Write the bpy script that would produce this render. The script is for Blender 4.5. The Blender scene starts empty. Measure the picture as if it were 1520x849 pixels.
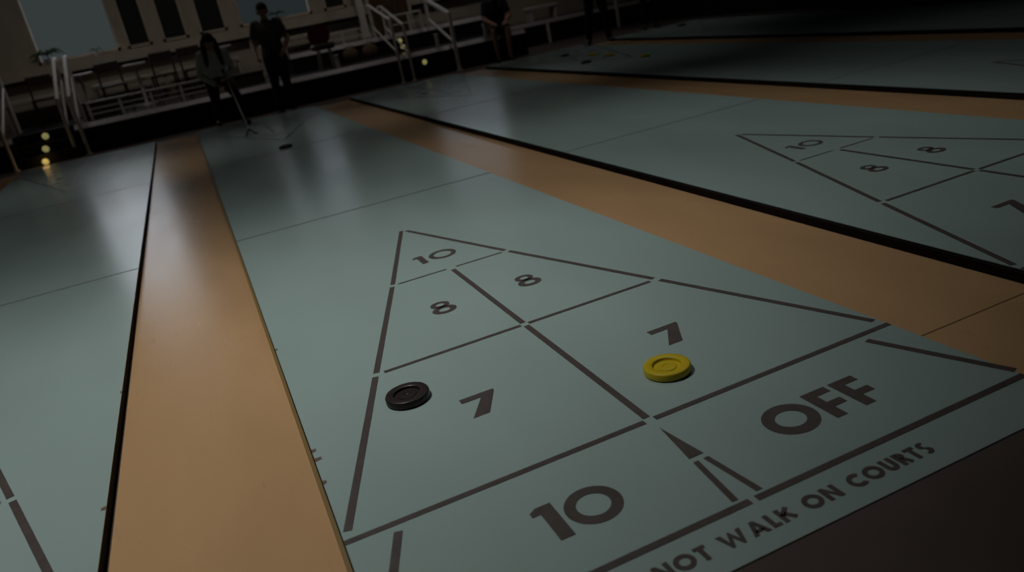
import bpy, bmesh, math, random
from mathutils import Vector, Matrix
random.seed(4)
F = 0.3048                       # the courts are laid out in feet
S = bpy.context.scene
COL = S.collection

# ------------------------------------------------------------------ materials
def mat(name, color, rough=0.5, spec=0.5, noise=None, metal=0.0, coat=0.0, emit=None, estr=0.0):
    m = bpy.data.materials.new(name); m.use_nodes = True
    nt = m.node_tree; b = nt.nodes['Principled BSDF']
    b.inputs['Base Color'].default_value = (*color, 1)
    b.inputs['Roughness'].default_value = rough
    b.inputs['Specular IOR Level'].default_value = spec
    b.inputs['Metallic'].default_value = metal
    b.inputs['Coat Weight'].default_value = coat
    if emit:
        b.inputs['Emission Color'].default_value = (*emit, 1)
        b.inputs['Emission Strength'].default_value = estr
    if noise:
        sc, amt, stretch = noise
        tc = nt.nodes.new('ShaderNodeTexCoord'); mp = nt.nodes.new('ShaderNodeMapping')
        mp.inputs['Scale'].default_value = stretch
        nz = nt.nodes.new('ShaderNodeTexNoise'); nz.inputs['Scale'].default_value = sc
        nz.inputs['Detail'].default_value = 6
        rp = nt.nodes.new('ShaderNodeValToRGB')
        rp.color_ramp.elements[0].position = 0.3; rp.color_ramp.elements[1].position = 0.7
        rp.color_ramp.elements[0].color = (*[c * (1 - amt) for c in color], 1)
        rp.color_ramp.elements[1].color = (*[min(1, c * (1 + amt)) for c in color], 1)
        nt.links.new(tc.outputs['Object'], mp.inputs['Vector'])
        nt.links.new(mp.outputs['Vector'], nz.inputs['Vector'])
        nt.links.new(nz.outputs['Fac'], rp.inputs['Fac'])
        nt.links.new(rp.outputs['Color'], b.inputs['Base Color'])
        # a little unevenness in the gloss too
        mr = nt.nodes.new('ShaderNodeMapRange')
        mr.inputs['To Min'].default_value = max(0.02, rough - 0.05); mr.inputs['To Max'].default_value = rough + 0.05
        nt.links.new(nz.outputs['Fac'], mr.inputs['Value'])
        nt.links.new(mr.outputs['Result'], b.inputs['Roughness'])
    return m

def tan_material():
    """tan painted concrete with small dark scuffs running along the lane"""
    m = mat('tan_paint', (0.52, 0.325, 0.165), 0.26, 0.5, (3.0, 0.06, (1, 0.35, 1)))
    nt = m.node_tree; b = nt.nodes['Principled BSDF']
    src = b.inputs['Base Color'].links[0].from_socket
    tc = nt.nodes.new('ShaderNodeTexCoord'); mp = nt.nodes.new('ShaderNodeMapping')
    mp.inputs['Scale'].default_value = (26, 4.5, 1)
    nz = nt.nodes.new('ShaderNodeTexNoise'); nz.inputs['Scale'].default_value = 1.0; nz.inputs['Detail'].default_value = 3
    rp = nt.nodes.new('ShaderNodeValToRGB')
    rp.color_ramp.elements[0].position = 0.66; rp.color_ramp.elements[1].position = 0.80
    rp.color_ramp.elements[0].color = (0, 0, 0, 1); rp.color_ramp.elements[1].color = (0.42, 0.42, 0.42, 1)
    mx = nt.nodes.new('ShaderNodeMix'); mx.data_type = 'RGBA'
    nt.links.new(tc.outputs['Object'], mp.inputs['Vector']); nt.links.new(mp.outputs['Vector'], nz.inputs['Vector'])
    nt.links.new(nz.outputs['Fac'], rp.inputs['Fac']); nt.links.new(rp.outputs['Color'], mx.inputs['Factor'])
    nt.links.new(src, mx.inputs[6]); mx.inputs[7].default_value = (0.26, 0.16, 0.09, 1)
    nt.links.new(mx.outputs[2], b.inputs['Base Color'])
    return m

def glass_material(name='clear_glass', tint=(.95, .97, .97)):
    m = bpy.data.materials.new(name); m.use_nodes = True
    nt = m.node_tree; nt.nodes.clear()
    o = nt.nodes.new('ShaderNodeOutputMaterial'); mx = nt.nodes.new('ShaderNodeMixShader')
    t = nt.nodes.new('ShaderNodeBsdfTransparent'); g = nt.nodes.new('ShaderNodeBsdfGlossy')
    t.inputs['Color'].default_value = (*tint, 1); g.inputs['Roughness'].default_value = 0.02
    mx.inputs['Fac'].default_value = 0.05
    nt.links.new(t.outputs[0], mx.inputs[1]); nt.links.new(g.outputs[0], mx.inputs[2])
    nt.links.new(mx.outputs[0], o.inputs['Surface'])
    return m

M = dict(
    teal=mat('court_paint', (0.335, 0.445, 0.425), 0.23, 0.5, (1.6, 0.05, (1, 0.5, 1))),
    tan=tan_material(),
    edge=mat('court_edge', (0.012, 0.009, 0.007), 0.8, 0.1, (6, 0.3, (1, 1, 1))),
    seam=mat('seam_brown', (0.13, 0.075, 0.035), 0.6),
    ochre=mat('edge_varnish', (0.20, 0.13, 0.035), 0.5),
    paint=mat('line_paint', (0.084, 0.070, 0.064), 0.38, 0.4, (30, 0.12, (1, 1, 1))),
    thin=mat('thin_line_paint', (0.14, 0.16, 0.15), 0.4, 0.4, (30, 0.1, (1, 1, 1))),
    floor=mat('brown_floor', (0.105, 0.078, 0.066), 0.45, 0.4, (2.0, 0.2, (1, 1, 1))),
    yellow=mat('yellow_plastic', (0.56, 0.43, 0.012), 0.38, 0.4, (20, 0.05, (1, 1, 1))),
    black=mat('black_plastic', (0.028, 0.021, 0.020), 0.36, 0.4, (20, 0.1, (1, 1, 1))),
    screw=mat('screw_metal', (0.6, 0.58, 0.55), 0.3, 0.5, metal=1.0),
    deckface=mat('deck_face', (0.012, 0.010, 0.009), 0.7, 0.15, (4, 0.2, (1, 1, 1))),
    decktop=mat('deck_top', (0.075, 0.068, 0.072), 0.22, 0.5, (3, 0.2, (1, 1, 1))),
    nosing=mat('nosing_paint', (0.40, 0.37, 0.38), 0.4, 0.5, (8, 0.1, (1, 1, 1))),
    white=mat('white_paint', (0.62, 0.58, 0.54), 0.4, 0.5, (8, 0.05, (1, 1, 1))),
    cream=mat('cream_paint', (0.50, 0.43, 0.35), 0.55, 0.3, (5, 0.08, (1, 1, 1))),
    beige=mat('beige_wall', (0.44, 0.38, 0.31), 0.6, 0.3, (3, 0.10, (1, 1, 1))),
    darkwall=mat('dark_wall', (0.02, 0.018, 0.018), 0.8, 0.1, (3, 0.2, (1, 1, 1))),
    ceil=mat('ceiling_paint', (0.06, 0.055, 0.05), 0.8, 0.2, (2, 0.1, (1, 1, 1))),
    dglass=mat('dark_shutter', (0.018, 0.017, 0.017), 0.4, 0.4, (3, 0.2, (1, 8, 1))),
    wood=mat('brown_wood', (0.085, 0.045, 0.02), 0.5, 0.4, (4, 0.3, (8, 1, 1))),
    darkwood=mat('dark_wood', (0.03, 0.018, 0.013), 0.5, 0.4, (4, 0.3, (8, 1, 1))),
    tancloth=mat('tan_cloth', (0.17, 0.12, 0.07), 0.8, 0.2, (12, 0.15, (1, 1, 1))),
    red=mat('dark_red_cloth', (0.16, 0.009, 0.022), 0.7, 0.2, (15, 0.15, (1, 1, 1))),
    leaf=mat('palm_leaf', (0.03, 0.085, 0.035), 0.5, 0.4, (9, 0.3, (1, 1, 1))),
    pot=mat('pot_glaze', (0.36, 0.33, 0.36), 0.35, 0.5, (5, 0.05, (1, 1, 1))),
    lens=mat('lamp_lens', (0.8, 0.7, 0.3), 0.4, 0.4, emit=(1.0, 0.90, 0.33), estr=0.17),
    skin=mat('skin', (0.36, 0.20, 0.14), 0.5, 0.4, (12, 0.05, (1, 1, 1))),
    hairdark=mat('dark_hair', (0.020, 0.012, 0.009), 0.7, 0.2, (30, 0.3, (1, 1, 6))),
    eye=mat('eye_dark', (0.02, 0.015, 0.015), 0.2),
    lip=mat('lip', (0.25, 0.09, 0.08), 0.5),
    tee=mat('grey_brown_cotton', (0.085, 0.075, 0.068), 0.8, 0.2, (25, 0.1, (1, 1, 1))),
    jeans=mat('dark_denim', (0.020, 0.023, 0.030), 0.8, 0.2, (40, 0.2, (1, 1, 1))),
    blouse=mat('white_cotton', (0.50, 0.50, 0.46), 0.8, 0.2, (25, 0.08, (1, 1, 1))),
    navy=mat('navy_cotton', (0.018, 0.018, 0.040), 0.8, 0.2, (25, 0.15, (1, 1, 1))),
    charcoal=mat('charcoal_cotton', (0.014, 0.014, 0.015), 0.8, 0.2, (25, 0.15, (1, 1, 1))),
    steel=mat('slate_jacket', (0.045, 0.055, 0.075), 0.8, 0.2, (25, 0.15, (1, 1, 1))),
    shoe=mat('dark_shoe', (0.015, 0.013, 0.013), 0.5, 0.4, (20, 0.1, (1, 1, 1))),
    cueshaft=mat('pale_cue_shaft', (0.16, 0.15, 0.13), 0.35, 0.5, (10, 0.05, (1, 1, 1))),
    glass=glass_material(), tinted=glass_material('tinted_glass', (.66, .69, .70)),
)

# ------------------------------------------------------------------ mesh helpers (input in feet)
class MB:
    def __init__(self): self.v = []; self.f = []
    def add(self, vs, fs):
        n = len(self.v); self.v += [Vector(p) for p in vs]; self.f += [[i + n for i in q] for q in fs]; return self
    def box(self, a, b):
        (x0, y0, z0), (x1, y1, z1) = a, b
        return self.add([(x0, y0, z0), (x1, y0, z0), (x1, y1, z0), (x0, y1, z0), (x0, y0, z1), (x1, y0, z1), (x1, y1, z1), (x0, y1, z1)],
                        [(3, 2, 1, 0), (4, 5, 6, 7), (0, 1, 5, 4), (1, 2, 6, 5), (2, 3, 7, 6), (3, 0, 4, 7)])
    def prism(self, poly, z0, z1):
        n = len(poly)
        a = sum(poly[i][0] * poly[(i + 1) % n][1] - poly[(i + 1) % n][0] * poly[i][1] for i in range(n))
        if a < 0: poly = poly[::-1]
        vs = [(p[0], p[1], z0) for p in poly] + [(p[0], p[1], z1) for p in poly]
        fs = [list(range(n))[::-1], list(range(n, 2 * n))] + [(i, (i + 1) % n, n + (i + 1) % n, n + i) for i in range(n)]
        return self.add(vs, fs)
    def band(self, outer, inner, z0, z1, closed=True):
        """flat ribbon between two equally long point lists"""
        n = len(outer); k = n if closed else n - 1
        vs = [(p[0], p[1], z) for z in (z0, z1) for L in (outer, inner) for p in L]
        fs = []
        for i in range(k):
            j = (i + 1) % n
            fs += [(2 * n + i, 2 * n + j, 3 * n + j, 3 * n + i), (i, n + i, n + j, j),
                   (i, j, 2 * n + j, 2 * n + i), (n + j, n + i, 3 * n + i, 3 * n + j)]
        if not closed:
            for i in (0, n - 1): fs.append((i, n + i, 3 * n + i, 2 * n + i))
        return self.add(vs, fs)
    def ring(self, cx, cy, rx, ry, t, z0, z1, a0=0, a1=360, n=48, tx=None):
        tx = t if tx is None else tx
        full = abs(a1 - a0) >= 360
        A = [math.radians(a0 + (a1 - a0) * i / (n if full else n - 1)) for i in range(n)]
        return self.band([(cx + rx * math.cos(a), cy + ry * math.sin(a)) for a in A],
                         [(cx + (rx - tx) * math.cos(a), cy + (ry - t) * math.sin(a)) for a in A], z0, z1, full)
    def line(self, p, q, w, z0, z1):
        p = Vector(p[:2]); q = Vector(q[:2]); d = (q - p).normalized(); n = Vector((-d.y, d.x)) * w / 2
        return self.prism([tuple(p - n), tuple(q - n), tuple(q + n), tuple(p + n)], z0, z1)
    def tube(self, p, q, r0, r1=None, n=12):
        r1 = r0 if r1 is None else r1
        p = Vector(p); q = Vector(q); d = (q - p).normalized()
        a = d.orthogonal().normalized(); b = d.cross(a)
        vs = [c + (a * math.cos(t) + b * math.sin(t)) * r for c, r in ((p, r0), (q, r1)) for t in [2 * math.pi * i / n for i in range(n)]]
        fs = [(i, (i + 1) % n, n + (i + 1) % n, n + i) for i in range(n)] + [list(range(n))[::-1], list(range(n, 2 * n))]
        return self.add(vs, fs)
    def path(self, pts, r, n=10):
        for i in range(len(pts) - 1): self.tube(pts[i], pts[i + 1], r, r, n)
        for p in pts[1:-1]: self.ball(p, r)
        return self
    def ball(self, c, r, n=10, s=(1, 1, 1)):
        c = Vector(c); vs = [c + Vector((0, 0, r * s[2]))]; fs = []
        m = n // 2 + 1
        for i in range(1, m):
            for j in range(n):
                t = math.pi * i / m; a = 2 * math.pi * j / n
                vs.append(c + Vector((r * s[0] * math.sin(t) * math.cos(a), r * s[1] * math.sin(t) * math.sin(a), r * s[2] * math.cos(t))))
        vs.append(c - Vector((0, 0, r * s[2]))); L = len(vs) - 1
        for j in range(n): fs.append((0, 1 + j, 1 + (j + 1) % n))
        for i in range(m - 2):
            for j in range(n):
                a, b = 1 + i * n + j, 1 + i * n + (j + 1) % n
                fs.append((a, a + n, b + n, b))
        k = 1 + (m - 2) * n
        for j in range(n): fs.append((L, k + (j + 1) % n, k + j))
        return self.add(vs, fs)
    def lathe(self, c, prof, n=48):
        c = Vector(c); vs = []; fs = []; k = len(prof)
        for i in range(n):
            a = 2 * math.pi * i / n
            vs += [c + Vector((r * math.cos(a), r * math.sin(a), z)) for r, z in prof]
        for i in range(n):
            j = (i + 1) % n
            for q in range(k - 1): fs.append((i * k + q, i * k + q + 1, j * k + q + 1, j * k + q))
        return self.add(vs, fs)
    def capsule(self, p, r0, q, r1, n=12):
        self.tube(p, q, r0, r1, n); self.ball(p, r0, n); self.ball(q, r1, n); return self
    def build(self, name, m, parent=None, smooth=False, bevel=0.0, unit=F):
        off = Vector(parent['_w']) if parent is not None and '_w' in parent else Vector((0, 0, 0))
        me = bpy.data.meshes.new(name)
        me.from_pydata([tuple(v * unit - off) for v in self.v], [], self.f)
        bm = bmesh.new(); bm.from_mesh(me)
        bmesh.ops.remove_doubles(bm, verts=bm.verts, dist=1e-6)
        bmesh.ops.dissolve_degenerate(bm, edges=bm.edges, dist=1e-7)
        bmesh.ops.recalc_face_normals(bm, faces=bm.faces); bm.to_mesh(me); bm.free()
        if smooth:
            for p in me.polygons: p.use_smooth = True
        o = bpy.data.objects.new(name, me); me.materials.append(m); COL.objects.link(o)
        if parent is not None:
            o.parent = parent
            o['_w'] = tuple(off)
        if smooth:
            try:
                mod = o.modifiers.new('edges', 'EDGE_SPLIT'); mod.split_angle = math.radians(42)
            except Exception: pass
        if bevel:
            bv = o.modifiers.new('bevel', 'BEVEL'); bv.width = bevel * F; bv.segments = 2; bv.limit_method = 'ANGLE'
        return o

def tag(o, label=None, cat=None, group=None, kind=None):
    for k, v in (('label', label), ('category', cat), ('group', group), ('kind', kind)):
        if v: o[k] = v
    return o
def thing(name, loc, label, cat, group=None, kind=None):
    o = bpy.data.objects.new(name, None); COL.objects.link(o)
    o.empty_display_size = 0.1
    o.location = Vector(loc) * F; o['_w'] = tuple(Vector(loc) * F)
    return tag(o, label, cat, group, kind)
def struct(name, mb, m, parent=None):
    o = mb.build(name, m, parent)
    if parent is None: o['kind'] = 'structure'
    return o

# ------------------------------------------------------------------ camera (solved from the court layout)
PX = 1177.943
CC = Vector((-3.13113645, -5.86416654, 4.06701372))
rx, ry, rz = 1.20680301, 0.180020153, -0.400695504
RM = Matrix.Rotation(rz, 3, 'Z') @ Matrix.Rotation(ry, 3, 'Y') @ Matrix.Rotation(rx, 3, 'X')
cam = bpy.data.cameras.new('camera'); co = bpy.data.objects.new('camera', cam); COL.objects.link(co)
co.matrix_world = Matrix.Translation(CC * F) @ RM.to_4x4()
cam.sensor_width = 36; cam.lens = 36 * PX / 1520; cam.clip_start = 0.02; cam.clip_end = 200
cam.dof.use_dof = True; cam.dof.focus_distance = 2.9; cam.dof.aperture_fstop = 2.2
S.camera = co

# ------------------------------------------------------------------ courts
H = 0.15                                   # the courts stand a little above the alleys
Z0, Z1 = 0.0022, 0.0042                    # paint film
V0, V1 = -2.05, 38.05
LW = 0.078
def T(p, flip):                            # the far end is the near end turned half round
    return (p[0], p[1]) if not flip else (-p[0], 36.0 - p[1])

def lines(cu, flip):
    out = []
    def L(p, q, w=LW):
        p = T(p, flip); q = T(q, flip); out.append(MB().line((p[0] + cu, p[1]), (q[0] + cu, q[1]), w, Z0, Z1))
    def cut(p, q, a, b, w=LW):             # a line shortened at both ends by a and b
        p = Vector(p); q = Vector(q); d = (q - p).normalized(); L(tuple(p + d * a), tuple(q - d * b), w)
    g = 0.055
    for s in (-1, 1):
        cut((s * 0.03, 9.0), (s * 1.0, 6.0), 0.0 if s < 0 else .08, g); cut((s * 1.0, 6.0), (s * 2.0, 3.0), g, g); cut((s * 2.0, 3.0), (s * 2.96, 0.10), g, g)
        cut((s * 2.56, -0.13), (s * 3.02, -1.42), 0, 0)
        cut((0, 6), (s * 1.0, 6.0), .09, .10, 0.045); cut((0, 3), (s * 2.0, 3.0), g, g + .05, 0.066); cut((0, 0), (s * 3.0, 0), g, 0.0, 0.07)
        cut((0, -1.515), (s * 3.0, -1.515), 0.03, 0.0, 0.07)
        P = [T(p, flip) for p in ([(s * .026, -.82), (s * .080, -.82), (s * .148, -1.445), (s * .088, -1.445)])]
        out.append(MB().prism([(p[0] + cu, p[1]) for p in P], Z0, Z1))
    cut((0, 6), (0, 3), .10, g); cut((0, 3), (0, 0), g, g)
    P = [T(p, flip) for p in ((0, -.17), (.075, -.755), (-.075, -.755))]
    out.append(MB().prism([(p[0] + cu, p[1]) for p in P], Z0, Z1))
    return out

def place(mb, cu, flip):
    """move a glyph drawn in court coordinates to its court and end"""
    mb.v = [Vector((T(v, flip)[0] + cu, T(v, flip)[1], v.z)) for v in mb.v]; return mb
def g_one(mb, x, y0, y1, flag, st):        # numeral 1, x is the right side of the stem
    fl = (y1 - y0) * .21
    mb.prism([(x, y1), (x, y0), (x - st, y0), (x - st, y1 - fl), (x - st - flag, y1 - fl), (x - st - flag, y1 - fl * .42), (x - st - flag * .15, y1)], Z0, Z1)
def g_zero(mb, cx, cy, r, t): mb.ring(cx, cy, r, r, t, Z0, Z1)
def g_seven(mb, x0, y0, y1, w, st):
    mb.prism([(x0, y1), (x0 + w, y1), (x0 + w, y1 - .04), (x0 + st + .02, y0), (x0 + .0, y0), (x0 + w * .56, y1 - .10), (x0, y1 - .10)], Z0, Z1)
def g_eight(mb, cx, y0, y1):
    h = y1 - y0; a = h * .255; b = h * .30
    mb.ring(cx, y1 - a, .142, a, .074, Z0, Z1, n=32, tx=.078); mb.ring(cx, y0 + b, .178, b, .085, Z0, Z1, n=32, tx=.095)
def numerals(cu, flip):
    out = []
    b = MB(); g_one(b, -1.34, -1.05, -.56, .075, .13); g_zero(b, -1.05, -.805, .25, .102); out.append(b)
    b = MB(); g_seven(b, -1.38, 1.20, 1.67, .40, .165); out.append(b)
    b = MB(); g_seven(b, 1.01, 1.20, 1.67, .40, .165); out.append(b)
    b = MB(); g_eight(b, -.66, 4.20, 4.70); out.append(b)
    b = MB(); g_eight(b, .68, 4.20, 4.70); out.append(b)
    b = MB(); g_one(b, -.19, 6.61, 7.08, .07, .11); g_zero(b, .125, 6.845, .24, .085); out.append(b)
    return [place(x, cu, flip) for x in out]
def letters(mb, text, x, y0, y1, st, gap, space):
    """geometric sans capitals built from strokes; returns the end x"""
    h = y1 - y0; r = h / 2
    for ch in text:
        if ch == ' ': x += space; continue
        if ch == 'O': mb.ring(x + r * 1.06, y0 + r, r * 1.08, r * 1.04, st, Z0, Z1); w = r * 2.14
        elif ch == 'C':
            mb.ring(x + r * 1.04, y0 + r, r * 1.06, r * 1.04, st, Z0, Z1, 48, 312, 40); w = r * 1.72
        elif ch == 'D':
            mb.prism([(x, y0), (x + st, y0), (x + st, y1), (x, y1)], Z0, Z1)
            mb.ring(x + st * .6, y0 + r, r * 1.5, r, st, Z0, Z1, -90, 90, 30, tx=st); w = st * .6 + r * 1.5
        elif ch == 'F':
            w = h * .58
            mb.prism([(x, y0), (x + st, y0), (x + st, y0 + h * .33), (x + w * .94, y0 + h * .33), (x + w * .94, y0 + h * .33 + st * .82), (x + st, y0 + h * .33 + st * .82),
                      (x + st, y1 - st * .85), (x + w, y1 - st * .85), (x + w, y1), (x, y1)], Z0, Z1)
        elif ch == 'L':
            w = h * .50; mb.prism([(x, y0), (x + w, y0), (x + w, y0 + st * .85), (x + st, y0 + st * .85), (x + st, y1), (x, y1)], Z0, Z1)
        elif ch == 'T':
            w = h * .62; c = x + w / 2
            mb.prism([(c - st / 2, y0), (c + st / 2, y0), (c + st / 2, y1 - st * .85), (x + w, y1 - st * .85), (x + w, y1), (x, y1), (x, y1 - st * .85), (c - st / 2, y1 - st * .85)], Z0, Z1)
        elif ch == 'N':
            w = h * .88
            mb.prism([(x, y0), (x + st, y0), (x + st, y1 - st * 1.5), (x + w - st, y0), (x + w, y0), (x + w, y1), (x + w - st, y1), (x + w - st, y0 + st * 1.5), (x + st, y1), (x, y1)], Z0, Z1)
        elif ch == 'W':
            w = h * 1.38; a = st * 1.08
            mb.prism([(x, y1), (x + a, y1), (x + w * .29, y0 + h * .36), (x + w * .5 - a * .15, y1), (x + w * .5 + a * .15, y1), (x + w * .71, y0 + h * .36), (x + w - a, y1), (x + w, y1),
                      (x + w * .73 + a * .2, y0), (x + w * .73 - a * .3, y0), (x + w * .5, y0 + h * .58), (x + w * .27 + a * .3, y0), (x + w * .27 - a * .2, y0)], Z0, Z1)
        elif ch == 'A':
            w = h * .98; a = st * 1.05; c = x + w / 2
            mb.prism([(x, y0), (x + a, y0), (c, y1 - h * .33), (x + w - a, y0), (x + w, y0), (c + a * .45, y1), (c - a * .45, y1)], Z0, Z1)
            mb.prism([(x + w * .22, y0 + h * .18), (x + w * .78, y0 + h * .18), (x + w * .70, y0 + h * .18 + st * .8), (x + w * .30, y0 + h * .18 + st * .8)], Z0, Z1)
        elif ch == 'K':
            w = h * .80
            mb.prism([(x, y0), (x + st, y0), (x + st, y1), (x, y1)], Z0, Z1)
            mb.line((x + st * .6, y0 + h * .43), (x + w * .86, y1 - st * .3), st * .95, Z0, Z1)
            mb.line((x + st * 1.3, y0 + h * .58), (x + w * .90, y0 + st * .3), st * .95, Z0, Z1)
        elif ch == 'U':
            w = h * .72; rr = w / 2
            mb.prism([(x, y0 + rr), (x + st, y0 + rr), (x + st, y1), (x, y1)], Z0, Z1)
            mb.prism([(x + w - st, y0 + rr), (x + w, y0 + rr), (x + w, y1), (x + w - st, y1)], Z0, Z1)
            mb.ring(x + rr, y0 + rr, rr, rr, st, Z0, Z1, 180, 360, 24)
        elif ch == 'R':
            w = h * .62; rr = h * .28
            mb.prism([(x, y0), (x + st, y0), (x + st, y1), (x, y1)], Z0, Z1)
            mb.ring(x + st * .8, y1 - rr, w - st * .9, rr, st * .85, Z0, Z1, -90, 90, 24, tx=st)
            mb.line((x + st * 1.3, y1 - rr * 1.7), (x + w * .92, y0 + st * .12), st, Z0, Z1)
        elif ch == 'S':
            w = h * .56; rr = h * .265
            mb.ring(x + w / 2, y1 - rr, w / 2, rr, st * .82, Z0, Z1, 35, 275, 26, tx=st)
            mb.ring(x + w / 2, y0 + rr, w / 2, rr, st * .82, Z0, Z1, 95, -145, 26, tx=st)
        x += w + gap
    return x
def text_width(t, h, st, gap, space):
    return letters(MB(), t, 0, 0, h, st, gap, space) - gap

court_labels = {
    -8: 'pale blue-green court left of the first tan strip, corner of its triangle at lower left',
    0: 'pale blue-green court in the foreground with a yellow and a black disc on its triangle',
    8: 'pale blue-green court right of the foreground court, its triangle pointing left at the right edge',
    16: 'narrow-looking pale court third from the front on the right, discs lying at its far end',
    24: 'dim pale court farthest to the right, along the dark wall',
}
DX = 8.02
for k, lab in court_labels.items():
    cu = k / 8 * DX
    t = thing('shuffleboard_court', (cu, 18, -H), lab, 'court', 'shuffleboard courts')
    MB().box((cu - 3, V0, -.012), (cu + 3, V1, 0)).build('playing_surface', M['teal'], t)
    MB().box((cu - 2.995, V0 + .005, -H), (cu + 2.995, V1 - .005, -.012)).build('side_edge', M['edge'], t)
    for flip in (False, True):
        for sl in lines(cu, flip): sl.build('scoring_line', M['paint'], t)
        for nb in numerals(cu, flip): nb.build('numeral', M['paint'], t)
        b = MB(); letters(b, 'OFF', .735, -1.04, -.555, .118, .05, .2); place(b, cu, flip).build('painted_word', M['paint'], t)
        h, st, gap, sp = .16, .042, .024, .085
        w = text_width('DO NOT WALK ON COURTS', h, st, gap, sp)
        f = 3.06 / w
        x = 0
        for word in 'DO NOT WALK ON COURTS'.split():
            b = MB(); x = letters(b, word, x, -1.872, -1.872 + h, st, gap, sp) + sp
            b.v = [Vector((v.x * f - 1.53, v.y, v.z)) for v in b.v]
            place(b, cu, flip).build('painted_word', M['paint'], t)
    for v in (11.9, 24.1): MB().line((cu - 3, v), (cu + 3, v), .045, Z0, Z1).build('dead_line', M['thin'], t)
    if k in (0, -8):                         # chipped paint along the side
        for i, (v, w) in enumerate(((4.85, .035), (1.72, .05), (1.52, .075), (1.05, .04)) if k == 0 else ((2.08, .05), (5.1, .02))):
            x = cu - 3 if k == 0 else cu + 3; s = 1 if k == 0 else -1
            MB().prism([(x, v - .03), (x + s * w, v - .012), (x + s * w * .7, v + .008), (x + s * w, v + .03), (x, v + .04)], Z0, Z1).build('paint_chip', M['seam'], t)

# ------------------------------------------------------------------ tan alleys between the courts
for i, lab in enumerate(('tan strip at the far left edge, mostly hidden', 'wide tan strip rising from the bottom left between two courts', 'tan strip right of the foreground court with a dark edge behind it',
                         'narrow tan strip second from the front on the right', 'thin tan strip farthest back on the right')):
    a = (i - 2) * DX + 3; b_ = (i - 1) * DX - 3
    t = thing('alley_strip', ((a + b_) / 2, 18, -H), lab, 'floor strip', 'tan strips between the courts', 'structure')
    MB().box((a + .03, V0, -H - .05), (b_ - .03, V1, -H + .004)).build('strip_surface', M['tan'], t)
    MB().box((a + .03, -.23, -H + .004), (b_ - .03, -.21, -H + .006)).build('seam', M['seam'], t)
    b = MB(); b.box((b_ - .05, V0, -H + .004), (b_ - .012, V1, -.02)); b.build('edge_strip', M['ochre' if i == 1 else 'edge'], t)

# ------------------------------------------------------------------ setting
FZ = -H - .05
struct('floor', MB().box((-26, -16, FZ - .5), (31, 53, FZ)), M['floor'])
CE = 16
struct('trim_2', MB().box((-26, -15.99, FZ), (29.9, V0 - .004, -.012)), M['floor'])
WV = 50.5
struct('ceiling', MB().box((-26, -16, CE), (31, 52, CE + .5)), M['ceil'])
struct('wall_left', MB().box((-26.5, -16, FZ), (-26, 52, CE)), M['darkwall'])
struct('wall_right', MB().box((30, -16, FZ), (30.5, 52, CE)), M['darkwall'])
struct('wall_front', MB().box((-26, -16.5, FZ), (30, -16, CE)), M['darkwall'])
# window openings along the far wall: (u0, u1, dark?)
SILL, TOP = 4.62, 8.8
TALL = {1: 11.5}
OPEN = [(-18.5, -13.2, 1), (-10.35, -5.72, 0), (-5.30, -3.85, 1), (-3.20, -1.65, 1), (-.95, .75, 1), (1.55, 6.25, 0), (7.1, 8.6, 1), (9.3, 10.8, 1), (13.2, 18.6, 0), (20.0, 21.6, 1)]
w = MB()
w.box((-26, WV, FZ), (30, WV + .5, SILL)); [w.box((a, WV, TALL.get(i, TOP)), (b_, WV + .5, CE)) for i, (a, b_, d_) in enumerate(OPEN)]
xs = [-26] + [e for o in OPEN for e in o[:2]] + [30]
for i in range(0, len(xs), 2): w.box((xs[i], WV, SILL), (xs[i + 1], WV + .5, CE))
struct('wall_back', w, M['beige'])
for i, (a, b_, dark) in enumerate(OPEN):
    t = thing('window_%d' % (i + 1), ((a + b_) / 2, WV, SILL), None, None, None, 'structure')
    m = MB(); fw = .16; tp = TALL.get(i, TOP)
    m.box((a, WV - .06, SILL), (a + fw, WV + .3, tp)); m.box((b_ - fw, WV - .06, SILL), (b_, WV + .3, tp))
    m.box((a, WV - .06, SILL), (b_, WV + .3, SILL + fw)); m.box((a, WV - .06, tp - fw), (b_, WV + .3, tp))
    m.build('window_frame', M['cream'], t)
    MB().box((a + fw, WV + .14, SILL + fw), (b_ - fw, WV + .17, tp - fw)).build('shutter' if dark else 'pane', M['dglass'] if dark else M['glass' if i == 1 else 'tinted'], t)
# ledge below the windows and a dark strip painted as the shadow under it
struct('trim_1', MB().box((-26, WV - .75, 3.95), (30, WV, 4.55)), M['cream'])

struct('ledge_shade_strip', MB().box((-26, WV - .16, 3.72), (30, WV, 3.949)), M['darkwood'])  # solid dark strip standing in for the ledge's cast shadow

# stepped deck at the end of the courts
D1, D2 = 1.35, 2.5
VA, VB = 41.6, 45.2
XT = 3.4
def deck(name, x0, x1, v0, v1, z0, z1, lab):
    t = thing(name, ((x0 + x1) / 2, v0, z0), lab, 'deck', 'stepped seating decks', 'structure')
    MB().box((x0, v0, z0), (x1, v1, z1 - .25)).build('riser_face', M['deckface'], t)
    e = [(v0, z1 - .26), (v0 - .06, z1 - .26), (v0 - .06, z1 - .22), (v0 + .12, z1), (v0 + .2, z1)]
    n = len(e); MB().add([(x, a, b) for x in (x0, x1) for a, b in e], [list(range(n)), list(range(n, 2 * n))] + [(i, (i + 1) % n, n + (i + 1) % n, n + i) for i in range(n)]).build('nosing', M['nosing'], t)
    MB().box((x0, v0 + .2, z1 - .25), (x1, v1, z1)).build('deck_boards', M['decktop'], t)
    return t
deck('deck_step', -25.9, -11.7, VA, WV - .001, FZ, D1, 'black-faced deck left of the left stairs')
deck('deck_step', -8.75, XT, VA, WV - .001, FZ, D1, 'black-faced deck between the left stairs and the standing person')
deck('deck_step', XT, 17.3, VA, VB, FZ, D1, 'lower black-faced deck step right of the standing person')
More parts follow.
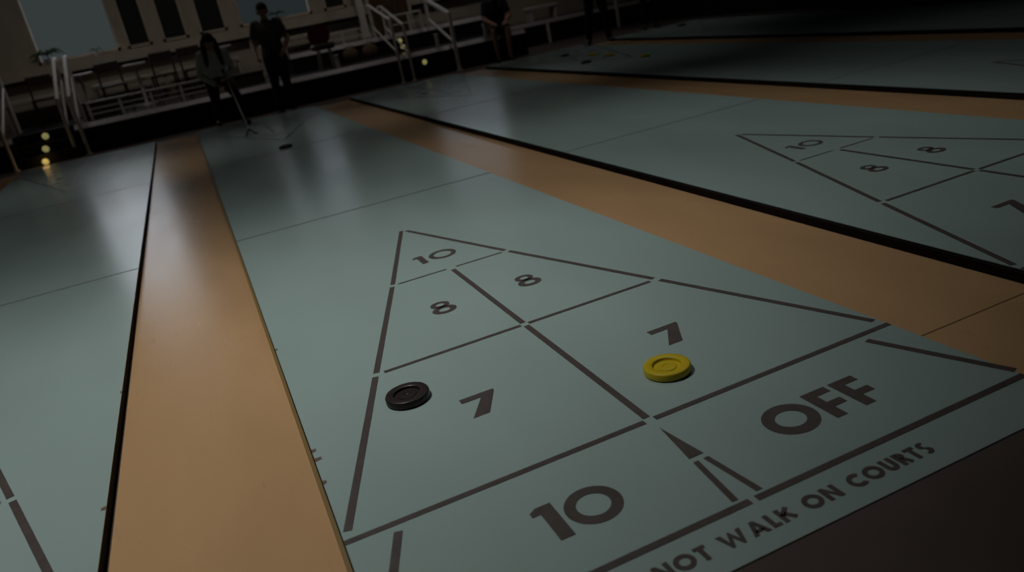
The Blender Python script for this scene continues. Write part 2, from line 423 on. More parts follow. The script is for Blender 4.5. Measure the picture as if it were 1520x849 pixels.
deck('deck_tier', XT, 17.3, VB, WV - .001, FZ, D2, 'upper deck tier behind the red chair and the middle handrails')
deck('deck_step', 17.3, 29.9, 47.0, WV - .001, FZ, D1, 'low black deck at the far right, set back behind the courts')
# the left stairs, three risers
t = thing('deck_stairs', (-10.2, 40.9, FZ), 'short black stairs with step lights between the left handrails', 'stairs', None, 'structure')
for i in range(3):
    v = 40.9 + .75 * i; z = FZ + (D1 - FZ) * (i + 1) / 3
    MB().box((-11.69, v, FZ), (-8.76, WV - .001 if i == 2 else VB, z)).build('step', M['deckface'], t)

# ------------------------------------------------------------------ step lights
def step_light(u, v, z, lab, grp=None, r=.17):
    t = thing('step_light', (u, v, z), lab, 'light', grp)
    ring = MB(); n = 20
    A = [2 * math.pi * i / n for i in range(n)]
    ring.tube((u, v, z), (u, v - .05, z), r * 1.18, r * 1.12, 20).build('housing', M['edge'], t); hs = COL.objects[-1]
    MB().ball((u, v - .05, z), r, 16, (1, .35, 1)).build('lens', M['lens'], hs, True)
def ray(x, y): return RM @ Vector(((x - 760) / PX, -(y - 424.5) / PX, -1))
def onV(x, y, V):
    d = ray(x, y); return CC + d * ((V - CC.y) / d.y)
def onZ(x, y, Z=0.0):
    d = ray(x, y); return CC + d * ((Z - CC.z) / d.z)
for i, (x, y, l) in enumerate(((68, 240, 'round yellow step light on the bottom riser of the left stairs'), (68, 221, 'round yellow step light on the middle riser of the left stairs'), (67.5, 202, 'round yellow step light on the top riser of the left stairs'))):
    v = 40.9 + .75 * i; z = FZ + (D1 - FZ) * (i + .55) / 3
    p = onV(x, y, v); step_light(p.x, v, z if abs(z - p.z) > .25 else p.z, l, 'lights on the left stairs')
p = onV(630, 92, VA); step_light(p.x, VA, p.z, 'round yellow light on the black deck face, right of the middle handrail', None, .15)
p = onV(601, 84, VB); step_light(p.x, VB, D1 + .3, 'lower of two small yellow lights behind the middle handrail', None, .14)
p = onV(597, 74, VB); step_light(p.x - .02, VB, D1 + .68, 'upper of two small yellow lights behind the middle handrail', None, .14)

# ------------------------------------------------------------------ handrails
def handrail(u, vf, ztop, vr, zrear, base_rear, lab, r=.075):
    t = thing('handrail', (u, vf, FZ), lab, 'handrail', 'white stair handrails')
    MB().tube((u, vf, FZ), (u, vf, ztop), r).build('post', M['white'], t, True)
    MB().tube((u, vr, base_rear), (u, vr, zrear), r).build('post', M['white'], t, True)
    MB().path([(u, vf, ztop), (u, vr, zrear), (u, vr + .8, zrear)], r * 1.15).build('top_rail', M['white'], t, True)
    k = (ztop - FZ) * .5
    MB().tube((u, vf, FZ + k), (u, vr, zrear - k * .75), r * .7).build('lower_rail', M['white'], t, True)
    for s, z in ((vf, FZ),): MB().tube((u, s, z), (u, s, z + .06), r * 1.9).build('foot_plate', M['white'], t)
handrail(-11.85, 40.75, 3.25, 45.6, 5.1, D1, 'white handrail left of the left stairs, at the left edge of the photo', .10)
handrail(-8.98, 41.2, 2.75, 45.5, 4.75, D1, 'white handrail right of the left stairs, nearer the step lights', .09)
handrail(-8.42, 41.2, 2.75, 45.5, 4.75, D1, 'white handrail right of the left stairs, nearer the first tan strip', .09)
handrail(8.95, 41.25, 3.4, 45.6, 4.4, D2, 'white handrail just left of the two small yellow lights')
handrail(9.62, 41.2, 3.0, 45.4, 4.2, D2, 'white handrail just right of the two small yellow lights')
handrail(12.5, 41.2, 3.1, 45.4, 4.15, D2, 'thick white handrail behind the tan strip, left of the seated person', .115)

def low_rail(x0, x1, v, z0, z1, posts, lab, nbars=1):
    t = thing('guard_rail', ((x0 + x1) / 2, v, z0), lab, 'rail', 'low white rails on the deck')
    for x in posts: MB().box((x - .07, v - .07, z0), (x + .07, v + .07, z1)).build('post', M['white'], t, bevel=.015)
    MB().box((x0, v - .09, z1), (x1, v + .09, z1 + .1)).build('top_rail', M['white'], t, bevel=.015)
    for i in range(nbars):
        z = z0 + (z1 - z0) * (i + 1) / (nbars + 1)
        MB().box((x0, v - .03, z - .04), (x1, v + .03, z + .04)).build('mid_rail', M['white'], t)
low_rail(-8.0, -1.6, VA + 1.5, D1, D1 + .85, (-7.9, -6.3, -4.7, -3.1, -1.7), 'low white rail on the deck left of the leaning woman', 2)
low_rail(5.4, 8.3, VB + .5, D2, D2 + .1 + .55, (5.5, 6.9, 8.2), 'low white rail on the upper deck right of the red chair')
low_rail(9.9, 12.2, VB + .5, D2, D2 + 1.0, (10.0, 11.3, 12.1), 'low white rail on the upper deck behind the thick handrail')
for (x, y0, y1, V, z0, lab) in ((506, 112, 97, 41.9, D1, 'short white post on the deck edge right of the standing man'), (653, 80, 56, 42.0, D1, 'short white post on the deck edge left of the thick handrail'),
                                (724, 66, 46, 41.75, D1, 'short white post on the deck edge beside the seated person'), (816, 56, 33, 46.6, FZ, 'white post in front of the far right deck, left of the walking person'),
                                (919, 38, 0, 46.4, FZ, 'tall white post in front of the far right deck, between two standing people')):
    p = onV(x, y0, V); q = onV(x, y1, V); zt = max(q.z, z0 + .7)
    t = thing('deck_post', (p.x, V, z0), lab, 'post', 'white deck posts')
    MB().box((p.x - .09, V - .09, z0), (p.x + .09, V + .09, zt)).build('shaft', M['white'], t, bevel=.012)
    MB().box((p.x - .12, V - .12, zt), (p.x + .12, V + .12, zt + .07)).build('cap', M['white'], t, bevel=.02)
# white column and brown door by the middle stairs
t = thing('column', (8.95, 48.2, D2), 'white column left of the brown door behind the middle handrail', 'column')
MB().box((8.75, 48.0, D2 + .25), (9.15, 48.4, 14)).build('shaft', M['white'], t, bevel=.03)
MB().box((8.65, 47.9, D2), (9.25, 48.5, D2 + .25)).build('base', M['white'], t, bevel=.03)
t = thing('door_1', (11.2, WV - .8, D2), None, None, None, 'structure')
MB().box((9.9, WV - .96, D2), (12.5, WV - .80, 9.2)).build('door_leaf', M['wood'], t, bevel=.02); dl = COL.objects[-1]
m = MB(); m.box((9.7, WV - 1.0, D2), (9.9, WV - .76, 9.4)); m.box((12.5, WV - 1.0, D2), (12.7, WV - .76, 9.4)); m.box((9.9, WV - 1.0, 9.2), (12.5, WV - .76, 9.4)); m.build('door_frame', M['cream'], t)
MB().ball((12.25, WV - 1.05, 5.3), .1, 12).build('door_handle', M['screw'], dl, True)

# ------------------------------------------------------------------ furniture on the deck
def table(u, v, z, w, h, lab, grp='small white tables on the deck', top='white'):
    t = thing('cafe_table', (u, v, z), lab, 'table', grp)
    MB().box((u - w / 2, v - .9, z + h - .1), (u + w / 2, v + .9, z + h)).build('tabletop', M[top], t, bevel=.03)
    MB().tube((u, v, z + .08), (u, v, z + h - .1), .09).build('pedestal', M['white'], t, True)
    MB().lathe((u, v, z), [(0, 0), (.6, 0), (.6, .05), (.15, .1), (0, .1)], 24).build('foot', M['white'], t, True)
    return t
def chair(u, v, z, yaw, m, lab, grp='dark wooden chairs on the deck', sh=1.5, bh=2.75):
    t = thing('wooden_chair', (u, v, z), lab, 'chair', grp)
    R = Matrix.Rotation(yaw, 3, 'Z')
    def tr(mb):
        mb.v = [R @ p + Vector((u, v, z)) for p in mb.v]; return mb
    tr(MB().box((-.68, -.68, sh - .12), (.68, .68, sh))).build('seat', M[m], t, bevel=.03)
    for x in (-.6, .6):
        tr(MB().tube((x * 1.05, -.6, 0), (x, -.58, sh - .1), .06)).build('leg', M[m], t)
        tr(MB().tube((x * 1.05, .72, 0), (x, .60, sh), .06).tube((x, .60, sh), (x, .78, bh), .06)).build('leg', M[m], t)
    tr(MB().box((-.62, .62, bh - .5), (.62, .74, bh))).build('backrest', M[m], t, bevel=.04)
    return t
table(-8.15, 47.0, D1, 1.35, 2.4, 'small white table right of the broad left handrail, below the first palm')
table(-5.15, 47.0, D1, 1.25, 2.4, 'small white table in the middle of the left deck, below the small plant')
table(-13.6, 46.6, D1, 1.7, 2.4, 'white table at the left edge of the photo behind the left handrail')
table(-.4, 47.0, D1, 1.5, 2.4, 'white table behind and right of the leaning woman')
table(2.5, 46.2, D1, 1.1, 2.0, 'low white table beside the red chair, right of the standing man')
for u, v, yw, l in ((-6.55, 46.4, .12, 'dark chair between the two white tables under the bright left window'), (-3.75, 46.5, -.12, 'dark chair right of the white table below the small plant'),
                    (-10.2, 46.6, .1, 'dark chair left of the white table below the first palm'), (-2.0, 46.4, .1, 'dark chair directly behind the leaning woman')):
    chair(u, v, D1, yw, 'darkwood', l)
# long low benches
def bench(x0, x1, v, z, m, lab, h=1.35, d=1.3, back=True):
    t = thing('bench', ((x0 + x1) / 2, v, z), lab, 'bench', 'cream benches along the window wall')
    MB().box((x0, v, z + h - .28), (x1, v + d, z + h)).build('seat', M[m], t, bevel=.05)
    n = max(2, int((x1 - x0) / 2.2) + 1)
    for i in range(n):
        x = x0 + .12 + (x1 - x0 - .24) * i / (n - 1)
        MB().box((x - .1, v + .08, z), (x + .1, v + d - .08, z + h - .28)).build('leg', M[m], t)
bench(-12.8, -8.9, 48.6, D1, 'cream', 'cream bench along the window wall, left end below the bright window', 1.6)
bench(-7.9, -4.4, 48.6, D1, 'cream', 'cream bench along the window wall below the small plant', 1.6)
bench(-3.9, .8, 48.6, D1, 'cream', 'cream bench along the window wall behind the leaning woman', 1.6)
bench(3.6, 6.6, 48.9, D2, 'cream', 'cream bench along the window wall behind the red chair', 1.0, 1.0)
# dark storage box below the windows
def box_chest(u, v, z, w, h, lab):
    t = thing('storage_box', (u, v, z), lab, 'box', 'dark boxes on the deck')
    MB().box((u - w / 2, v, z), (u + w / 2, v + 1.0, z + h)).build('body', M['darkwood'], t, bevel=.03)
    MB().box((u - w / 2 - .05, v - .05, z + h), (u + w / 2 + .05, v + 1.05, z + h + .1)).build('lid', M['darkwood'], t, bevel=.03)
box_chest(-7.3, 43.9, D1, 1.9, .8, 'dark brown box low on the deck right of the broad left handrail')
box_chest(.7, 44.2, D1, 1.7, .6, 'dark brown box on the deck between the woman and the man')
# round red chair
def red_chair(p, lab):
    u, v = p
    t = thing('round_chair', (u, v, D1), lab, 'chair')
    z = D1
    MB().lathe((u, v, z + 1.15), [(0, 0), (.62, 0), (.72, .1), (.72, .25), (.6, .34), (0, .36)], 32).build('seat_cushion', M['darkwood'], t, True)
    b = MB()
    n = 26; P = []
    b.tube((u, v + .50, z + 1.95), (u, v + .70, z + 2.0), .66, .60, 32); b.build('round_backrest', M['red'], t, True, .06)
    for a in range(4):
        c, s = math.cos(a * math.pi / 2 + .78), math.sin(a * math.pi / 2 + .78)
        MB().tube((u + .6 * c, v + .6 * s, z), (u + .45 * c, v + .45 * s, z + 1.16), .05).build('leg', M['screw'], t)
q = onV(472, 53, 43.9); red_chair((q.x, 43.2), 'dark red round-backed chair on the deck right of the standing man')
# beige cushions leaning on the riser right of the red chair
for i, (x, y, l) in enumerate(((522, 80, 'tan cushion on the lower deck, left of a pair near the red chair'), (551, 74, 'tan cushion on the lower deck, right of a pair near the middle handrail'))):
    p = onV(x, y, 44.4)
    t = thing('cushion', (p.x, 44.6, D1), l, 'cushion', 'tan cushions on the lower deck')
    MB().ball((p.x, 44.75, D1 + .5), .5, 20, (.95, .38, .8)).build('cushion_cover', M['tancloth'], t, True); cv = COL.objects[-1]
    MB().path([(p.x + .5 * .97 * math.cos(a), 44.75, D1 + .5 + .5 * math.sin(a)) for a in [i * math.pi / 12 for i in range(25)]], .018, 6).build('piping', M['wood'], cv)
# white bench top on the far right deck
t = thing('bench', (22.6, 48.6, D1), 'white-topped low bench on the far right deck behind the walking person', 'bench')
MB().box((20.6, 48.0, D1 + .75), (22.9, 49.1, D1 + .95)).build('seat', M['white'], t, bevel=.03)
for x in (20.8, 22.7): MB().box((x - .08, 48.1, D1), (x + .08, 49.0, D1 + .75)).build('leg', M['white'], t)
# ------------------------------------------------------------------ potted plants on the ledge
def plant(x, y, lab, size, n, seed, potr):
    rnd = random.Random(seed); p = onV(x, y, WV - .38); u = p.x; v = WV - .38; z = 4.55
    t = thing('potted_palm', (u, v, z), lab, 'plant', 'potted plants on the window ledge')
    MB().lathe((u, v, z), [(0, 0), (potr * .7, 0), (potr, potr * 1.1), (potr * .9, potr * 1.1), (potr * .85, potr * .95), (0, potr * .95)], 24).build('pot', M['pot'], t, True)
    b = MB(); z0 = z + potr * .95
    stem = size * .35
    b.tube((u, v, z0), (u, v, z0 + stem), .035, .025)
    for i in range(n):
        a = 2 * math.pi * i / n + rnd.uniform(-.2, .2); up = rnd.uniform(.25, .7) * size; L = size * rnd.uniform(.8, 1.1)
        d = Vector((math.cos(a), math.sin(a) * .3, 0)); sd = Vector((-math.sin(a), math.cos(a), 0)); pts = []
        for k in range(9):
            s = k / 8; pts.append(Vector((u, v, z0 + stem)) + d * L * s + Vector((0, 0, up * (2.1 * s - 2.3 * s * s))))
        wv = []
        for k, c in enumerate(pts):
            wd = .16 * size * math.sin(math.pi * min(1, .12 + k / 9)); dr = Vector((0, 0, -.05 * size))
            wv += [c - sd * wd * .6 + dr - Vector((0, 0, wd * .5)), c, c + sd * wd * .6 + dr - Vector((0, 0, wd * .5))]
        fs = []
        for k in range(8):
            for j in (0, 1): fs.append((k * 3 + j, k * 3 + j + 1, k * 3 + j + 4, k * 3 + j + 3))
        b.add(wv, fs)
    b.build('foliage', M['leaf'], t)
plant(71, 85, 'arching green palm in a pale pot on the ledge, left in the bright window', .95, 11, 1, .3)
plant(143, 75, 'small dark plant in a pale pot on the ledge, right in the bright left window', .42, 9, 2, .2)
plant(411, 22, 'green plant on the ledge behind the standing man, in the second bright window', .62, 12, 3, .25)

# ------------------------------------------------------------------ discs
def disc(u, v, m, lab, grp='shuffleboard discs', screw=False):
    t = thing('shuffleboard_disc', (u, v, Z1), lab, 'disc', grp)
    k = Z1
    MB().lathe((u, v, k), [(0, 0), (.238, 0), (.25, .012), (.25, .068), (.242, .082), (.232, .086), (.165, .086), (.155, .08), (.148, .05), (0, .05)], 64).build('rim', M[m], t, True)
    MB().lathe((u, v, k), [(0, .05), (.105, .05), (.10, .06), (.07, .064), (.045, .064), (.04, .058), (0, .058)], 40).build('centre_boss', M[m], t, True); cb = COL.objects[-1]
    if screw: MB().lathe((u, v, k), [(0, .058), (.013, .058), (.012, .066), (0, .069)], 16).build('screw_head', M['screw'], cb, True)
p = onZ(989.5, 540.5, .086); disc(p.x, p.y, 'yellow', 'bright yellow disc in the right-hand seven of the foreground triangle')
p = onZ(603.8, 582.5, .086); disc(p.x, p.y, 'black', 'black disc at the left side of the foreground triangle', screw=True)
for x, y, m, l in ((424, 217, 'black', 'black disc sliding halfway down the foreground court'), (870, 92, 'black', 'black disc at the far end of the third court, nearest the camera of its cluster'),
                   (838, 82, 'black', 'black disc at the far left end of the third court'), (880, 80.5, 'yellow', 'yellow disc at the feet of the walking person in dark trousers'),
                   (904, 81, 'yellow', 'yellow disc right of the one at the walking person\'s feet'), (957, 82.5, 'yellow', 'yellow disc lying alone right of the far cluster on the third court'),
                   (1012, 37, 'black', 'black disc at the far end of the farthest right court')):
    p = onZ(x, y, .05); disc(p.x, p.y, m, l)

# ------------------------------------------------------------------ people (metres, facing +y before the turn)
def remesh(mb, name, m, parent, vox, smooth=4):
    o = mb.build(name, m, None, unit=1.0)
    r = o.modifiers.new('r', 'REMESH'); r.mode = 'VOXEL'; r.voxel_size = vox; r.use_smooth_shade = True
    s = o.modifiers.new('s', 'SMOOTH'); s.factor = .5; s.iterations = smooth
    dg = bpy.context.evaluated_depsgraph_get()
    me = bpy.data.meshes.new_from_object(o.evaluated_get(dg)); me.name = name
    o.modifiers.clear(); o.data = me
    if not me.materials: me.materials.append(m)
    for p in me.polygons: p.use_smooth = True
    o.parent = parent
    return o
def V3(*a): return Vector(a)
def person(lab, at, yaw, J, top, bottom, topmat, botmat, shoes='shoe', hair='short', sleeves='short', legs='long', cat='person'):
    """J: joints by name. One continuous body; clothing, hair and shoes are children."""
    t = thing('person', at, lab, cat)
    t.rotation_euler = (0, 0, yaw)
    b = MB()
    pel, wai, che, nec, hed = J['pelvis'], J['waist'], J['chest'], J['neck'], J['head']
    side = (J['sh_r'] - J['sh_l']).normalized()
    hside = (J['hip_r'] - J['hip_l']).normalized()
    def torso(mb, g):
        for s in (-1, 1):
            mb.capsule(pel + hside * s * .07, .115 + g, wai + side * s * .055, .095 + g)
            mb.capsule(wai + side * s * .055, .095 + g, che + side * s * .075, .11 + g)
            mb.capsule(che + side * s * .075, .11 + g, J['sh_r' if s > 0 else 'sh_l'] - side * s * .03, .062 + g)
        mb.capsule(che, .11 + g, nec - (nec - che) * .15, .06 + g)
    torso(b, 0)
    fw = J['face'].normalized(); up = (hed - nec).normalized(); fw = (fw - up * fw.dot(up)).normalized(); rt = fw.cross(up)
    b.capsule(nec - up * .05, .056, hed - up * .06, .052)
    b.ball(hed + up * .025 - fw * .008, .098, 18, (.84, 1, 1.08)) if False else b.capsule(hed + up * .03 - fw * .015, .086, hed + up * .02 + fw * .012, .083)
    b.capsule(hed - up * .035 + fw * .035, .056, hed - up * .075 + fw * .052, .038)
    b.capsule(hed + up * .005 + fw * .093, .010, hed - up * .028 + fw * .108, .016)
    b.capsule(hed - up * .06 + fw * .088, .012, hed - up * .062 + fw * .086, .012)
    for s in (-1, 1):
        b.capsule(hed + rt * s * .084 + up * .015, .017, hed + rt * s * .082 - up * .03, .013)
        b.capsule(hed + rt * s * .02 + up * .03 + fw * .086, .012, hed + rt * s * .045 + up * .028 + fw * .076, .012)
    for n, s in (('l', -1), ('r', 1)):
        sh, el, wr = J['sh_' + n], J['el_' + n], J['wr_' + n]
        b.capsule(sh, .056, el, .040); b.capsule(el, .041, el + (wr - el) * .3, .040); b.capsule(el + (wr - el) * .3, .040, wr, .027)
        d = (wr - el).normalized(); c = J.get('palm_' + n, Vector((0, 1, 0))); c = (c - d * c.dot(d)).normalized(); a = d.cross(c) * s
        for k in (-1, 0, 1): b.capsule(wr + a * k * .012, .020, wr + d * .085 + a * k * .024, .016)
        for k, L in ((-1.5, .062), (-.5, .078), (.5, .072), (1.5, .055)):   # fingers curl towards the palm side
            p0 = wr + d * .088 + a * k * .021; p1 = p0 + (d + c * .25).normalized() * L * .5
            p2 = p1 + (d * .6 + c * .8).normalized() * L * .35; p3 = p2 + (d * .1 + c).normalized() * L * .25
            b.capsule(p0, .0105, p1, .0095, 8); b.capsule(p1, .0095, p2, .009, 8); b.capsule(p2, .009, p3, .008, 8)
        q0 = wr + d * .03 - a * .03; q1 = q0 + (d * .7 - a * .7 + c * .3).normalized() * .04; q2 = q1 + (d * .9 - a * .1 + c * .4).normalized() * .032
        b.capsule(q0, .014, q1, .0115, 8); b.capsule(q1, .0115, q2, .0095, 8)
        hp, kn, an, to = J['hip_' + n], J['kn_' + n], J['an_' + n], J['toe_' + n]
        b.capsule(hp, .092, kn, .054); cf = kn + (an - kn) * .3
        b.capsule(kn, .054, cf, .055); b.capsule(cf, .055, an, .036)
        b.capsule(an, .036, an - Vector((0, 0, .035)) - (to - an).normalized() * .03, .036); b.capsule(an - Vector((0, 0, .03)), .036, to, .028)
    remesh(b, 'body', M['skin'], t, .0085, 3)
    # clothing
    c = MB(); torso(c, .012)
    for n, s in (('l', -1), ('r', 1)):
        sh, el, wr = J['sh_' + n], J['el_' + n], J['wr_' + n]
        if sleeves == 'short': c.capsule(sh, .068, sh + (el - sh) * .62, .060)
        else: c.capsule(sh, .066, el, .054); c.capsule(el, .054, el + (wr - el) * .9, .042)
    remesh(c, top, M[topmat], t, .012, 3)
    c = MB()
    for s in (-1, 1): c.capsule(pel + hside * s * .065 - Vector((0, 0, .02)), .128, wai * .4 + pel * .6 + hside * s * .06, .118)
    for n in 'lr':
        hp, kn, an = J['hip_' + n], J['kn_' + n], J['an_' + n]
        if legs == 'long': c.capsule(hp, .108, kn, .070); c.capsule(kn, .070, an + (kn - an) * .08, .056)
        else: c.capsule(hp, .108, hp + (kn - hp) * .85, .080)
    remesh(c, bottom, M[botmat], t, .012, 3)
    for n in 'lr':
        an, to = J['an_' + n], J['toe_' + n]; d = Vector((to.x - an.x, to.y - an.y, 0)).normalized()
        c = MB(); z = min(an.z, to.z + .06)
        c.capsule(Vector((an.x, an.y, to.z + .012)) - d * .045, .042, to + d * .012, .038); c.capsule(an - Vector((0, 0, .01)), .046, an - Vector((0, 0, .034)), .046)
        remesh(c, 'shoe', M[shoes], t, .010, 3)
    c = MB()
    c.capsule(hed + up * .048 - fw * .030, .092, hed + up * .050 + fw * .006, .088); c.capsule(hed + up * .02 - fw * .045, .080, hed - up * .035 - fw * .045, .062)
    if hair == 'long':
        for s in (-1, 1):
            q = hed + rt * s * .078 + up * .02 - fw * .01
            e1 = hed + rt * s * .098 - up * .10 + fw * .015; e2 = e1 - Vector((0, 0, .20)) + fw * .045 + rt * s * .01
            c.capsule(q, .040, e1, .045); c.capsule(e1, .045, e2, .026)
        c.capsule(hed - fw * .06, .07, hed - fw * .085 - up * .22, .06)
    # keep the face free: trim the hair in front
    o = remesh(c, 'hair', M['hairdark'], t, .009, 2)
    for s in (-1, 1):
        e = MB().ball(hed + rt * s * .032 + up * .010 + fw * .088, .0095, 10); e.build('eye', M['eye'], None, True, unit=1.0).parent = t
    e = MB().capsule(hed - up * .052 + fw * .098 - rt * .018, .0055, hed - up * .052 + fw * .098 + rt * .018, .0055, 8); e.build('mouth', M['lip'], None, True, unit=1.0).parent = t
    return t
def stand(**k):
    J = dict(pelvis=V3(0, 0, .95), waist=V3(0, 0, 1.10), chest=V3(0, 0, 1.30), neck=V3(0, .0, 1.48), head=V3(0, .02, 1.60), face=V3(0, 1, 0),
             sh_l=V3(-.185, 0, 1.42), sh_r=V3(.185, 0, 1.42), el_l=V3(-.25, -.03, 1.13), el_r=V3(.25, -.03, 1.13), wr_l=V3(-.27, .06, .90), wr_r=V3(.27, .06, .90),
             palm_l=V3(1, 0, 0), palm_r=V3(-1, 0, 0),
             hip_l=V3(-.09, 0, .90), hip_r=V3(.09, 0, .90), kn_l=V3(-.10, .02, .49), kn_r=V3(.10, .02, .49), an_l=V3(-.10, -.02, .085), an_r=V3(.10, -.02, .085),
             toe_l=V3(-.12, .13, .032), toe_r=V3(.12, .13, .032))
    for n, v in k.items(): J[n] = Vector(v)
    return J
# facing the camera: turn the figure half round (+y becomes -y)
PI = math.pi
# standing man: both forearms raised a little, feet close together
person('person standing at the far end of the foreground court in grey-brown T-shirt and dark jeans', (1.85, 38.95, FZ), PI - .25,
       stand(el_l=(-.27, .0, 1.15), wr_l=(-.20, .17, 1.0), el_r=(.29, -.04, 1.16), wr_r=(.25, .14, .98), kn_l=(-.08, .02, .49), an_l=(-.06, -.02, .085), toe_l=(-.08, .13, .032), an_r=(.13, .03, .085), toe_r=(.17, .18, .032), kn_r=(.10, .06, .49)),
       'shirt', 'jeans', 'tee', 'jeans')
# woman leaning forward over her cue
W_AT = (-1.28, 37.1, .025)
WJ = stand(pelvis=(0, -.22, .73), waist=(0, -.13, .85), chest=(0, .0, .99), neck=(0, .07, 1.13), head=(0, .12, 1.235), face=(.05, 1, -.25), sh_l=(-.17, .05, 1.07), sh_r=(.17, .05, 1.07),
           el_l=(-.23, .07, .80), wr_l=(-.10, .25, .72), el_r=(.24, .02, .80), wr_r=(.08, .19, .64), palm_l=(.6, -.3, 1), palm_r=(-.5, .3, 1),
           hip_l=(-.09, -.22, .69), hip_r=(.09, -.22, .69), kn_l=(-.17, .15, .43), an_l=(-.19, .17, .085), toe_l=(-.21, .32, .032), kn_r=(.12, -.18, .36), an_r=(.13, -.52, .10), toe_r=(.14, -.37, .032))
person('person with long dark hair and white top leaning forward over a shuffleboard cue', W_AT, PI + .06, WJ, 'top', 'trousers', 'blouse', 'charcoal', hair='long', sleeves='long')
# the cue she pushes: its head rests on the court
R0 = Matrix.Rotation(PI + .06, 3, 'Z')
ha = R0 @ (V3(-.08, .30, .68)) / F + Vector(W_AT); hb = onZ(372, 197, .10)
dirn = (hb - ha).normalized(); butt = ha - dirn * 1.6
t = thing('shuffleboard_cue', (hb.x, hb.y, 0), 'pale long cue slanting from the leaning person\'s hands to the court', 'cue')
MB().tube(butt, hb - dirn * .3, .035, .026).build('shaft', M['cueshaft'], t, True)
MB().tube(butt - dirn * .02, butt + dirn * .9, .055, .052).build('grip', M['edge'], t, True)
m = MB(); side = Vector((-dirn.y, dirn.x, 0)).normalized(); fwd = Vector((dirn.x, dirn.y, 0)).normalized()
for s in (-1, 1):
    m.tube(hb - dirn * .32, hb + side * s * .20 - Vector((0, 0, .06)), .03, .025); m.tube(hb + side * s * .20 - Vector((0, 0, .06)), hb + side * s * .25 + fwd * .15 - Vector((0, 0, .065)), .028)
m.build('fork_head', M['edge'], t, True)
# seated person on the deck edge
person('person in a navy top sitting on the deck edge with bare lower legs', (15.75, 42.2, FZ), PI - .25,
       stand(pelvis=(0, 0, .60), waist=(0, .05, .73), chest=(0, .10, .92), neck=(0, .15, 1.09), head=(0, .19, 1.21), sh_l=(-.18, .11, 1.03), sh_r=(.18, .11, 1.03),
             el_l=(-.24, .20, .77), el_r=(.24, .20, .77), wr_l=(-.13, .40, .70), wr_r=(.13, .40, .70), palm_l=(0, 0, -1), palm_r=(0, 0, -1),
             hip_l=(-.09, .02, .58), hip_r=(.09, .02, .58), kn_l=(-.13, .45, .56), kn_r=(.13, .45, .56), an_l=(-.10, .52, .085), an_r=(.12, .46, .085), toe_l=(-.12, .66, .032), toe_r=(.15, .60, .032)),
       'top', 'shorts', 'navy', 'charcoal', legs='short')
# walking person in dark trousers
p = onZ(893, 64, 0)
person('person in dark clothes walking on the third court beside a yellow disc', (p.x, p.y + .2, .02), PI - .35,
       stand(an_l=(-.16, .10, .085), toe_l=(-.19, .25, .032), kn_l=(-.13, .10, .49), an_r=(.16, -.10, .085), toe_r=(.19, .05, .032), kn_r=(.12, .0, .49)),
       'jacket', 'trousers', 'charcoal', 'charcoal', sleeves='long')
p = onZ(967, 42, 0)
person('person in a slate blue jacket standing at the far right beside the tall white post', (p.x, p.y, .02), PI - .5,
       stand(wr_l=(-.18, .20, 1.02), el_l=(-.26, .0, 1.14)), 'jacket', 'trousers', 'steel', 'charcoal', sleeves='long')

# ------------------------------------------------------------------ light
def spot(u, v, z, power, ang, color=(1, .97, .93), size=.5, aim=(0, 0, -1)):
    l = bpy.data.lights.new('unseen_ceiling_spot', 'SPOT'); l.energy = power; l.color = color; l.spot_size = math.radians(ang); l.spot_blend = 1.0; l.shadow_soft_size = size
    o = bpy.data.objects.new('unseen_ceiling_spot', l); COL.objects.link(o); o.location = Vector((u, v, z)) * F
    o.rotation_euler = Vector(aim).to_track_quat('-Z', 'Y').to_euler()
    return o
spot(-4.8, 5.2, 15, 415, 82)
for u, p in ((-9.5, 100), (0, 72), (8, 60)): spot(u, 16.8, 15, p, 56, size=.3)
for u, p in ((-9, 85), (0, 65), (8, 48), (16, 35)): spot(u, 28, 15, p, 60, size=.3)
spot(6.6, 8.2, 15, 165, 84)
spot(19, 12, 15, 22, 80)  # unseen lamp added to brighten the right-hand courts
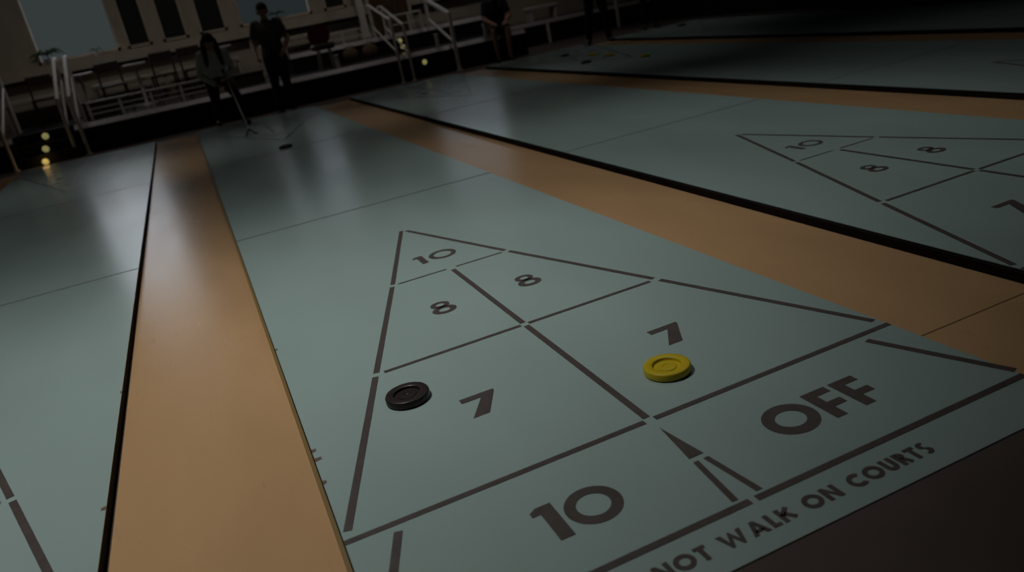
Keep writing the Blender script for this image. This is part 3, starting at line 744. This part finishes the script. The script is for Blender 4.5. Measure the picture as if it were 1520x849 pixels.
spot(24, 36, 15, 30, 70)  # unseen lamp added to lift the far end of the last court
for u in (-10, -1, 8, 17): spot(u, 40.5, 13, 24, 130, (1, .93, .85), .3, (0, .4, -1))
l = bpy.data.lights.new('step_glow', 'POINT'); l.energy = .3; l.color = (1, .62, .2); l.shadow_soft_size = .05
o = bpy.data.objects.new('step_glow', l); COL.objects.link(o); o.location = Vector((-10.45, 40.45, .14)) * F
w = bpy.data.worlds.new('World'); S.world = w; w.use_nodes = True
nt = w.node_tree; bg = nt.nodes['Background']
tc = nt.nodes.new('ShaderNodeTexCoord'); sp = nt.nodes.new('ShaderNodeSeparateXYZ'); rp = nt.nodes.new('ShaderNodeValToRGB')
nt.links.new(tc.outputs['Generated'], sp.inputs[0]); nt.links.new(sp.outputs['Z'], rp.inputs['Fac']); nt.links.new(rp.outputs['Color'], bg.inputs['Color'])
# the sky is brighter towards the left, behind the first window
ms = nt.nodes.new('ShaderNodeMapRange'); ms.inputs['From Min'].default_value = -.04; ms.inputs['From Max'].default_value = .06
ms.inputs['To Min'].default_value = 1.75; ms.inputs['To Max'].default_value = 1.0
hi = nt.nodes.new('ShaderNodeMapRange'); hi.inputs['From Min'].default_value = .085; hi.inputs['From Max'].default_value = .12
mm = nt.nodes.new('ShaderNodeMix'); mm.data_type = 'FLOAT'; mm.inputs[2].default_value = 1.0
nt.links.new(sp.outputs['X'], ms.inputs['Value']); nt.links.new(sp.outputs['Z'], hi.inputs['Value'])
nt.links.new(hi.outputs['Result'], mm.inputs[0]); nt.links.new(ms.outputs['Result'], mm.inputs[3]); nt.links.new(mm.outputs[0], bg.inputs['Strength'])
e = rp.color_ramp.elements
e[0].position = .082; e[0].color = (.042, .050, .050, 1)
e[1].position = .12; e[1].color = (.98, 1.0, 1.08, 1)
bg.inputs['Strength'].default_value = 1.0
S.view_settings.view_transform = 'Standard'; S.view_settings.look = 'None'; S.view_settings.gamma = 1.0; S.view_settings.exposure = 0.0
S.view_settings.use_curve_mapping = False
for o in bpy.data.objects:
    if '_w' in o: del o['_w']
